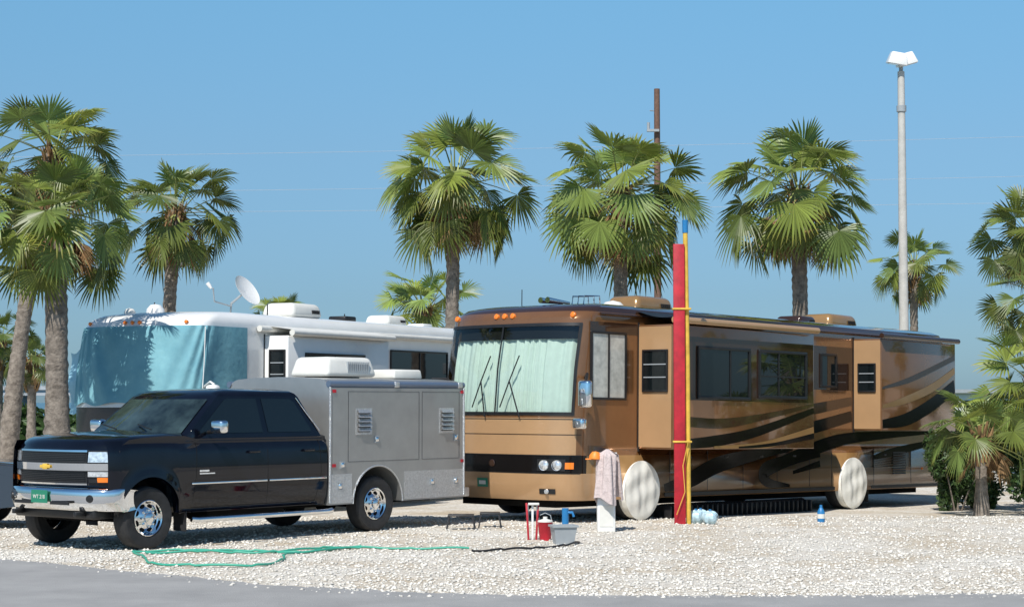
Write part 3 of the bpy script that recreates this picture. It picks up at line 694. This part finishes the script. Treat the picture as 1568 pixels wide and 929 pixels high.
def fpatch(name,s0,s1,z0,z1,off,m,th=.03,ns=12,nz=2):
    V=[]
    for k in range(nz+1):
        for i in range(ns+1): V.append(fpp(s0+(s1-s0)*i/ns,z0+(z1-z0)*k/nz,off))
    n0=len(V)
    for k in range(nz+1):
        for i in range(ns+1): V.append(fpp(s0+(s1-s0)*i/ns,z0+(z1-z0)*k/nz,off-th))
    n=ns+1; F=[(k*n+j,k*n+j+1,(k+1)*n+j+1,(k+1)*n+j) for k in range(nz) for j in range(ns)]
    for j in range(ns): F.append((j,j+1,n0+j+1,n0+j)); F.append((nz*n+j,nz*n+j+1,n0+nz*n+j+1,n0+nz*n+j))
    for k in range(nz): F.append((k*n,(k+1)*n,n0+(k+1)*n,n0+k*n)); F.append((k*n+ns,(k+1)*n+ns,n0+(k+1)*n+ns,n0+k*n+ns))
    return mk(name,V,F,m,T,smooth=True,ang=40)
fpatch('grille_opening',-.62,.62,.84,1.25,.012,'black')
fpatch('grille_bar',-.93,.93,1.01,1.10,.045,'chrome',.05,24)
fpatch('grille_frame',-.63,.63,1.243,1.268,.03,'chrome',.03); fpatch('grille_frame',-.63,.63,.83,.85,.03,'chrome',.03)
for i in range(5): fpatch('grille_slat',-.6,.6,1.125+i*.022,1.130+i*.022,.020,'dkgrey',.02)
for i in range(6): fpatch('grille_slat',-.6,.6,.87+i*.022,.875+i*.022,.020,'dkgrey',.02)
box('grille_emblem_bar',-.85,-.84,PW/2-.10,PW/2+.10,1.035,1.075,'yellow',T,bev=.004); box('grille_emblem_block',-.853,-.842,PW/2-.045,PW/2+.045,1.02,1.09,'yellow',T,bev=.004)
for sg in (-1,1):
    fpatch('headlamp_housing',sg*.64,sg*.965,.86,1.26,.008,'black')
    fpatch('headlamp',sg*.65,sg*.95,1.115,1.245,.028,'lens',.02); fpatch('headlamp_low',sg*.65,sg*.92,.935,1.0,.028,'lens',.02)
    fpatch('turn_signal',sg*.76,sg*.965,.865,.925,.03,'orange',.02)
def bump(a,b):
    q=(-1+2*a)*1.10; s=max(-1,min(1,q)); extra=abs(q)-abs(s)
    prof=[(-.03,.80),(-.10,.80),(-.14,.77),(-.15,.70),(-.14,.60),(-.10,.52),(-.03,.51)]
    f=b*(len(prof)-1); k=min(int(f),len(prof)-2); t=f-k; du=prof[k][0]*(1-t)+prof[k+1][0]*t; z=prof[k][1]*(1-t)+prof[k+1][1]*t
    e2=extra*2.2; sgn=1 if s>0 else -1
    wrap=max(0,(abs(s)-.9)/.1)
    return (-.74+.34*abs(s)**3+du*(1-.35*wrap)+e2,PW/2+(PW/2+.01)*s-sgn*extra*.15,z-.015*abs(s)**2-(z-.66)*.25*min(1,extra*8))
grid('front_bumper',bump,60,12,'chrome',T,ang=60)
box('bumper_valance',-.70,-.35,.25,PW-.25,.40,.56,'black',T,bev=.03)
for sg in (-1,1):
    s=.62*sg; box('tow_hook',-.86,-.70,PW/2+s-.03,PW/2+s+.03,.44,.50,'black',T,bev=.01)
    cy=PW/2+PW/2*.74*sg; lathe('fog_lamp',[(.001,.015),(.045,.012),(.055,-.02)],(-.755,cy,.665),(-1,sg*.5,0),'black',T,n=16)
box('bumper_intake',-.899,-.885,PW/2+.18,PW/2+.55,.585,.625,'black',T); box('bumper_intake',-.899,-.885,PW/2-.55,PW/2-.18,.585,.625,'black',T)
box('licence_plate',-.915,-.905,PW/2+.02-.16,PW/2+.02+.16,.60,.76,'plateg',T); text('licence_plate_text','WT 218',.07,(-.918,PW/2+.02,.675),(rad(90),0,rad(-90)),'offwhite',T)
wheel(T,0,.15,.40,.40,.26,name='front_wheel'); wheel(T,0,PW-.15,.40,.40,.26,side=1,name='front_wheel')
wheel(T,4.25,.16,.40,.40,.26,name='rear_wheel'); wheel(T,4.25,PW-.16,.40,.40,.26,side=1,name='rear_wheel')
tube('axle',[(4.25,.2,.4),(4.25,1.9,.4)],.07,'under',T); tube('axle',[(0,.2,.38),(0,1.9,.38)],.06,'under',T); lathe('differential',[(.001,-.2),(.14,-.1),(.17,0),(.14,.1),(.001,.2)],(4.25,1.05,.4),(1,0,0),'under',T,n=16)
box('frame_rails',-.5,6.1,.6,1.5,.36,.6,'under',T)
box('inner_fender',-.6,.6,.42,PW-.42,.5,1.2,'under',T)
box('fuel_tank',1.2,2.6,.25,.7,.30,.55,'under',T,bev=.04)
def wsk(z): return float(np.interp(z,[q[0] for q in wz],[q[1] for q in wz]))
def seam(pts): 
    P=[]
    for a,b in zip(pts[:-1],pts[1:]):
        for q in range(6):
            t=q/6; u=a[0]+(b[0]-a[0])*t; z=a[1]+(b[1]-a[1])*t; P.append((u,wsk(z)+.001,z))
    P.append((pts[-1][0],wsk(pts[-1][1])+.001,pts[-1][1])); tube('door_seam',P,.005,'under',T,n=4)
seam([(.78,1.36),(.76,.9),(.70,.5)]); seam([(2.05,1.36),(2.05,.5)]); seam([(3.05,1.36),(3.08,.9),(2.98,.5)]); seam([(.70,.5),(2.05,.5),(2.98,.5)])
for u in (1.78,2.82): box('door_handle',u-.1,u+.1,-.035,.01,1.19,1.225,'black_paint',T,bev=.01); 
box('side_moulding',.68,2.03,-.014,.004,.80,.825,'chrome',T,bev=.004); box('side_moulding',2.07,3.18,-.014,.004,.80,.825,'chrome',T,bev=.004)
tube('running_board',[(.6,-.09,.36),(.7,-.11,.35),(3.1,-.11,.35),(3.2,-.09,.36)],.035,'chrome',T,n=10)
box('badge',.82,1.08,-.006,0.002,.93,.945,'lens',T); box('badge',.82,.98,-.006,0.002,.96,.985,'lens',T)
box('door_mirror',.92,1.06,-.30,-.06,1.46,1.63,'chrome',T,bev=.045,seg=4); tube('mirror_stalk',[(1.0,.05,1.47),(.99,-.1,1.49)],.025,'black',T,n=8)
box('door_mirror',.92,1.06,PW+.06,PW+.30,1.46,1.63,'chrome',T,bev=.045,seg=4)
tube('wiper_blade',[(.42,.5,1.51),(.62,1.0,1.57)],.01,'black',T,n=5); tube('wiper_blade',[(.42,1.2,1.51),(.62,1.75,1.57)],.01,'black',T,n=5)
for s in (-1,1): box('mud_flap',.62,.635,(.04 if s<0 else PW-.28),(.28 if s<0 else PW-.04),.2,.55,'rubber',T)
# service body
poly=[(3.24,.42),(3.24,1.3),(3.24,2.05),(3.26,2.2),(4.2,2.2),(5.2,2.2),(6.2,2.2),(6.2,1.3),(6.2,.42),(5.4,.42),(4.78,.42)]+arc(4.25,.42,.52,2,178)+[(3.7,.42)]
def defS(u,s,z):
    w=PW/2+PW/2*s
    if z>2: 
        a=max(0,(abs(s)-.8)/.2); z=z-.11*a**2+.05*(1-s*s)-.02
    return (u,w,z)
sections('service_body',poly,PW,[-1,-.99,-.97,-.93,-.87,-.8,-.5,0,.5,.8,.87,.93,.97,.99,1],defS,'alu',T,ang=32)
tube('roof_edge_trim',[(3.24,.03,2.125),(6.21,.03,2.125)],.045,'bluetrim',T,n=12); tube('roof_edge_trim',[(3.24,PW-.03,2.125),(6.21,PW-.03,2.125)],.045,'bluetrim',T,n=12)
for u in (4.65,6.1): box('roof_clip',u-.05,u+.05,-.02,.08,2.08,2.165,'alulight',T,bev=.01)
tube('arch_trim',[(p[0],-.004,p[1]) for p in arc(4.25,.42,.53,0,180,24)],.014,'alulight',T,n=6)
box('kick_plate',3.26,3.70,-.006,-.001,.44,.85,'alulight',T); box('kick_plate',4.82,6.18,-.006,-.001,.44,.85,'alulight',T)
tube('corner_trim',[(3.25,.0,.45),(3.25,.0,2.08)],.02,'alulight',T,n=8); tube('corner_trim',[(6.19,.0,.45),(6.19,.0,2.08)],.02,'alulight',T,n=8)
for (a,b,c,d) in ((3.62,5.15,1.02,2.02),(5.22,6.08,1.02,2.02)):
    for (x0,x1,y0,y1) in ((a,b,c-.002,c+.002),(a,b,d-.002,d+.002),(a-.002,a+.002,c,d),(b-.002,b+.002,c,d)): box('door_gap',x0,x1,-.004,-.0012,y0,y1,'dkgrey',T)
for (a,c) in ((4.22,1.33),(6.0,1.33),(3.5,.98),(5.45,.68),(6.0,.68),(3.45,.68)):
    box('compartment_handle',a-.035,a+.035,-.03,-.001,c-.035,c+.035,'chrome',T,bev=.015); box('compartment_handle_recess',a-.05,a+.05,-.0085,-.001,c-.05,c+.05,'grey',T)
for u in (3.80,5.64):
    box('vent_plate',u-.03,u+.31,-.012,-.001,1.40,1.78,'alulight',T)
    for i in range(5):
        z=1.45+i*.065; mk('vent_louvre',[(u,-.013,z+.05),(u+.28,-.013,z+.05),(u+.28,-.05,z),(u,-.05,z)],[(0,1,2,3)],'alulight',T); box('vent_slot',u+.01,u+.27,-.016,-.0125,z-.012,z,'under',T)
for z in (.95,2.0):
    for u in (3.33,6.15): box('reflector',u-.03,u+.03,-.014,-.001,z,z+.045,'red',T)
box('tail_panel',6.2,6.215,.05,PW-.05,.45,2.0,'alulight',T)
box('rear_bumper',6.2,6.4,.05,PW-.05,.42,.56,'alulight',T,bev=.02)
box('roof_ac_unit',3.75,4.85,.55,1.35,2.24,2.53,'offwhite',T,bev=.07,seg=4,taper=.84)
for i in range(12): box('roof_ac_grille',4.2+i*.04,4.215+i*.04,.555,.62,2.31,2.46,'grey',T)
box('roof_hatch',5.1,5.75,.45,1.2,2.22,2.36,'offwhite',T,bev=.03,taper=.95)
# ------------------------------------------------------------------ neighbouring car (mostly beyond the left edge)
C=empty('parked_car',(-11.35,26.6,0),(0,0,rad(6)))
cp=[(0,.35),(.02,.7),(.15,.85),(.9,.92),(1.5,1.38),(1.9,1.45),(2.9,1.42),(3.5,1.0),(4.15,.95),(4.3,.7),(4.28,.35)]
cp=cp+[(3.85,.3)]+arc(3.45,.32,.37,0,180,10)+[(1.3,.3)]+arc(.85,.32,.37,0,180,10)
def dC(u,s,z):
    w=.88+.88*s*(1-.22*max(0,(z-.9)/.5)); a=max(0,(abs(s)-.8)/.2); u=2.15+(u-2.15)*(1-.05*a*a); return (u,w,z-.03*a*a*(z>.8))
sections('car_body',cp,1.76,[-1,-.97,-.9,-.8,-.4,0,.4,.8,.9,.97,1],dC,'cargrey',C)
for u in (.85,3.45): wheel(C,u,.12,.31,.31,.2,name='car_wheel',rim='alu'); wheel(C,u,1.64,.31,.31,.2,side=1,name='car_wheel',rim='alu')
mk('car_side_glass',[(1.15,.075,.98),(1.6,.16,1.34),(2.85,.16,1.34),(3.3,.08,1.0)],[(0,1,2,3)],'dglass',C)
box('tail_lamp',4.2,4.30,.08,.4,.62,.78,'red',C,bev=.02); box('car_bumper',4.2,4.40,.1,1.66,.35,.52,'chrome',C,bev=.04)
# ------------------------------------------------------------------ poles
LP=empty('street_lamp',(9.65,45,-.16))
tube('mast',[(0,0,0),(0,0,10.2)],[.135,.085],'concrete',LP,n=14)
tube('tenon',[(0,0,10.2),(0,0,10.45)],.05,'grey',LP)
for sx,sy in ((-.10,-.1),(.14,.1)):
    o=box('lamp_housing',-.25,.25,-.22,.22,-.15,.15,'white',LP,bev=.03,taper=.72); o.location=(sx,sy,10.52+.1*sx); o.rotation_euler=(rad(8),rad(-16 if sx>0 else 10),0)
    o=box('lamp_lens',-.2,.2,-.2,.16,-.165,-.15,'lens',LP); o.location=(sx,sy,10.52+.1*sx); o.rotation_euler=(rad(8),rad(-16 if sx>0 else 10),0)
box('junction_box',-.15,.15,-.2,-.1,2.8,3.1,'grey',LP,bev=.02); tube('collar',[(0,0,9.2),(0,0,9.35)],.12,'grey',LP)
UP=empty('utility_pole',(4.79,60,-.16)); tube('pole',[(0,0,0),(0,0,12.35)],[.14,.095],'wood',UP,n=12)
box('crossarm',-.35,.05,-.25,-.13,10.9,10.98,'grey',UP); tube('insulator',[(-.3,-.2,10.95),(-.3,-.2,11.2)],.05,'grey',UP)
for z in (9.5,10.2,11.6): tube('step_peg',[(-.12,-.12,z),(-.25,-.2,z)],.02,'grey',UP,n=5)
SP=empty('street_lamp',(-9.25,50,-.16)); tube('mast',[(0,0,0),(0,0,5.8)],.06,'white',SP); o=box('lamp_housing',-.12,.42,-.15,.15,5.75,5.9,'white',SP,bev=.04)
M['wire']=mat('wire',(.5,.52,.55),.5)
wr=empty('power_line',(0,60,0))
for (za,zb,zm) in ((9.7,11.3,-.3),(8.6,9.9,-.3),(8.0,8.8,-.2)):
    tube('wire',[(-40+80*i/30,0,za+(zb-za)*i/30+zm*math.sin(math.pi*i/30)) for i in range(31)],.005,'wire',wr,n=4)
BR=empty('bridge',(-95,330,0)); box('deck',-160,90,-4,4,3.0,4.0,'bridge',BR); box('parapet',-160,90,-4.4,-4.1,4.0,4.7,'bridge',BR)
for i in range(22): box('pier',-155+i*11.5,-153.6+i*11.5,-3,3,-1,3.0,'bridge',BR)
M['water']=mat('water',(.03,.10,.14),.25,var=.2,vscale=.05,bump=.3,bscale=.6)
mk('water',[(-1500,170,-.1),(1500,170,-.1),(3000,3900,-.1),(-3000,3900,-.1)],[(0,1,2,3)],'water')
BD=empty('low_building',(38,150,0)); box('walls',-9,9,0,8,0,2.6,'white',BD); box('roof',-9.5,9.5,-.5,8.5,2.6,2.9,'grey',BD)
for i in range(5): box('window',-8+i*3.5,-6.4+i*3.5,-.03,-.0,.9,2.0,'dglass',BD)
# ------------------------------------------------------------------ foreground things
RP=empty('marker_post',(2.61,28.3,gz(28.3)))
box('red_board',-.11,.065,-.03,.03,0,4.32,'red',RP,bev=.008)
tube('yellow_pole',[(.115,.06,0),(.11,.06,2.5),(.085,.055,4.5)],.038,'yellow',RP,n=12); tube('blue_tip',[(.085,.055,4.5),(.083,.055,4.70)],.045,'blue',RP,n=12)
for z in (1.25,3.3): box('strap',-.125,.165,-.045,.11,z,z+.03,'yellow',RP,bev=.006)
tube('loose_strap',[(.10,-.06,1.25),(.02,-.07,.9),(.05,-.07,.5),(-.08,-.08,.15)],.007,'yellow',RP,n=5)
PD=empty('utility_pedestal',(1.36,26.6,0)); box('base',-.13,.13,-.12,.12,0,.5,'white',PD,bev=.015); box('post',-.05,.05,-.05,.05,.5,1.1,'offwhite',PD); box('crossbar',-.12,.16,-.03,.03,1.08,1.14,'offwhite',PD)
box('access_panel',-.1,.1,-.127,-.121,.08,.38,'offwhite',PD); box('meter_box',-.09,.09,-.09,.09,.6,.95,'grey',PD,bev=.01)
TW=empty('towel',(1.38,26.5,0))
def tow(a,b):
    an=a*math.pi*1.9; r=.12+.075*(1-b)+.028*math.sin(an*4+b*2)+.014*math.sin(an*9)
    if b>.9: r*=max(.15,(1-b)*10)
    return (math.cos(an)*r*1.0+.04*(1-b)*math.sin(a*5),math.sin(an)*r*.85,.44+.75*b+.06*math.sin(an*2)*(1-b))
grid('cloth',tow,70,18,'towel',TW,ang=80)
CP=empty('cap',(1.20,26.5,1.05)); lathe('crown',[(.001,.11),(.05,.10),(.085,.05),(.09,0)],(0,0,0),(.1,0,1),'terry',CP,n=16); box('peak',-.14,.02,-.06,.06,-.01,.005,'terry',CP,bev=.004)
BK=empty('red_bucket',(.45,24.9,0)); lathe('pail',[(.001,.0),(.075,.0),(.10,.24),(.105,.25),(.095,.24),(.07,.02)],(0,0,0),(0,0,1),'red',BK,n=24); lathe('lid',[(.105,.25),(.10,.27),(.03,.29),(.03,.32),(.001,.32)],(0,0,0),(0,0,1),'offwhite',BK,n=24)
tube('bail',[(-.10,0,.22),(-.07,0,.34),(0,0,.37),(.07,0,.34),(.10,0,.22)],.006,'grey',BK,n=5)
AS=empty('folding_stand',(.28,25.0,0))
for sx,m in ((-.055,'red'),(.0,'white'),(.05,'red')): 
    o=box('leg',-.014,.014,-.015,.0,0,.5,m,AS,bev=.004); o.location=(sx,0,0); o.rotation_euler=(rad(-6),rad(sx*60),0)
for sx in (-.06,.06): tube('rear_leg',[(sx,.0,.48),(sx,.22,0)],.010,'grey',AS,n=6)
box('top',-.06,.09,-.02,.05,.47,.50,'offwhite',AS,bev=.005)
GC=empty('grey_tub',(.68,24.3,0),(0,0,rad(12)))
def ring(w,d,z): return [(-w,-d,z),(w,-d,z),(w,d,z),(-w,d,z)]
V=ring(.12,.09,0)+ring(.155,.125,.22)+ring(.175,.145,.225)+ring(.175,.145,.25)+ring(.15,.115,.25)+ring(.11,.085,.02); F=[(3,2,1,0)]
for k in range(5):
    for i in range(4): F.append((k*4+i,k*4+(i+1)%4,k*4+4+(i+1)%4,k*4+4+i))
F.append((20,21,22,23)); mk('tub',V,F,'grey',GC)
BS=empty('blue_standpipe',(.76,26.2,0)); tube('pipe',[(0,0,0),(0,0,.36)],.05,'blue',BS); tube('spout',[(0,0,.3),(.1,-.03,.3),(.12,-.03,.24)],.02,'blue',BS)
BT=empty('blue_bottle',(4.86,28.9,gz(28.9))); lathe('bottle',[(.001,0),(.055,0),(.06,.02),(.06,.16),(.03,.22),(.022,.23),(.022,.27),(.001,.27)],(0,0,0),(0,0,1),'blue',BT,n=16); lathe('label',[(.062,.06),(.062,.13)],(0,0,0),(0,0,1),'offwhite',BT,n=16)
for i,(x,y) in enumerate(((2.85,28.5),(3.05,28.3),(2.95,28.75))):
    J=empty('water_bag',(x,y,gz(y)))
    grid('bag',lambda a,b:(math.cos(a*6.283)*math.sin(b*3.14)*(.12+.02*math.sin(a*31)),math.sin(a*6.283)*math.sin(b*3.14)*(.10+.02*math.sin(a*25)),.1-.1*math.cos(b*3.14)+.015*math.sin(a*19)),20,10,'clear',J)
    lathe('cap',[(.02,0),(.02,.03),(.001,.03)],(0,0,.2),(0,0,1),'blue',J,n=10)
SH=empty('sewer_hose',(1.02,28.4,0),(0,.0149,rad(48.2)))
n=260; tube('corrugated_hose',[(2.3+i*4.3/n,.12+.05*math.sin(i*.03),.13) for i in range(n)],[.085+(.02 if i%4<2 else -.01) for i in range(n)],'black',SH,n=12)
for i in range(30): box('support_rib',2.3+i*.145,2.34+i*.145,-.06,.3,.0,.2,'black',SH,bev=.005)
HS=empty('garden_hose')
def hose(pts,m,r=.014):
    P=[pts[0]]+pts+[pts[-1]];C=[]
    for i in range(1,len(P)-2):
        for q in range(10):
            t=q/10; C.append(tuple(.5*((2*P[i][a])+(-P[i-1][a]+P[i+1][a])*t+(2*P[i-1][a]-5*P[i][a]+4*P[i+1][a]-P[i+2][a])*t*t+(-P[i-1][a]+3*P[i][a]-3*P[i+1][a]+P[i+2][a])*t**3) for a in (0,1))+(.024+.01*math.sin(i*3+q*.5),))
    tube('hose',C,r,m,HS,n=8)
hose([(-4.7,22.8),(-4.4,22.0),(-4.15,21.2),(-3.6,20.9),(-2.9,20.9),(-2.7,21.7),(-2.75,22.4),(-2.3,23.1),(-1.9,23.4),(-1.2,23.3),(-.5,23.3)],'hose')
hose([(-4.7,22.8),(-4.1,23.0),(-3.4,22.7),(-2.9,22.8),(-2.4,23.4),(-1.9,23.6)],'hose'); hose([(-4.5,22.6),(-3.9,22.8),(-3.2,22.95),(-2.6,22.7),(-2.0,23.5)],'hose')
hose([(-.5,22.9),(-.1,23.1),(.3,23.4),(.7,23.8),(.9,24.4)],'black')
ST=empty('step_stool',(-.75,27.0,0))
for (dx,dy,w) in ((0,0,.38),(.42,.5,.3)):
    box('tread',dx-w/2,dx+w/2,dy-.14,dy+.14,.2,.225,'dkgrey',ST,bev=.005)
    for sx in (-1,1):
        for sy in (-1,1): tube('leg',[(dx+sx*w*.45,dy+sy*.12,.2),(dx+sx*w*.55,dy+sy*.18,0)],.012,'dkgrey',ST,n=6)
# ------------------------------------------------------------------ light
el=rad(50); ax_,ay_=-.34,-.94; sv_=Vector((ax_*math.cos(el),ay_*math.cos(el),math.sin(el)))
ld=bpy.data.lights.new('sun','SUN'); ld.energy=5.0; ld.angle=rad(.5); ld.color=(1,.955,.89)
lo=bpy.data.objects.new('sun',ld); S.collection.objects.link(lo); lo.rotation_euler=(-sv_).to_track_quat('-Z','Y').to_euler()
w=bpy.data.worlds.new('World'); S.world=w; w.use_nodes=True; nt=w.node_tree
sky=nt.nodes.new('ShaderNodeTexSky'); sky.sky_type='NISHITA'; sky.sun_disc=False; sky.sun_elevation=el; sky.sun_rotation=math.atan2(ax_,ay_)%(2*math.pi)
sky.air_density=1.0; sky.dust_density=.4; sky.ozone_density=1.5
tc=nt.nodes.new('ShaderNodeTexCoord'); sp=nt.nodes.new('ShaderNodeSeparateXYZ'); nt.links.new(tc.outputs['Generated'],sp.inputs[0])
rp=nt.nodes.new('ShaderNodeValToRGB'); nt.links.new(sp.outputs['Z'],rp.inputs['Fac'])
st=[(0.0,(.34,.56,.92)),(.056,(.42,.62,.88)),(.136,(.62,.86,1.02)),(.22,(.76,1.16,1.26)),(.6,(.6,.88,1.02))]
rp.color_ramp.elements[0].position=0; rp.color_ramp.elements[1].position=1
E=rp.color_ramp.elements
for i,(p,c) in enumerate(st):
    e_=E[0] if i==0 else E.new(p)
    e_.position=p; e_.color=(c[0]/1.3,c[1]/1.3,c[2]/1.3,1)
E[-1].color=(.45,.64,.76,1)
mx=nt.nodes.new('ShaderNodeMix'); mx.data_type='RGBA'; mx.blend_type='MULTIPLY'; mx.inputs['Factor'].default_value=1
nt.links.new(sky.outputs[0],mx.inputs['A']); nt.links.new(rp.outputs[0],mx.inputs['B'])
nt.links.new(mx.outputs['Result'],nt.nodes['Background'].inputs[0]); nt.nodes['Background'].inputs[1].default_value=.13
cd=bpy.data.cameras.new('camera'); cd.sensor_width=36; cd.lens=64.3; cd.clip_end=6000; cd.clip_start=.1
co=bpy.data.objects.new('camera',cd); S.collection.objects.link(co); co.location=(0,0,1.87); co.rotation_euler=(rad(90+3.077),0,0); S.camera=co
S.view_settings.view_transform='Standard'; S.view_settings.look='None'; S.view_settings.exposure=0
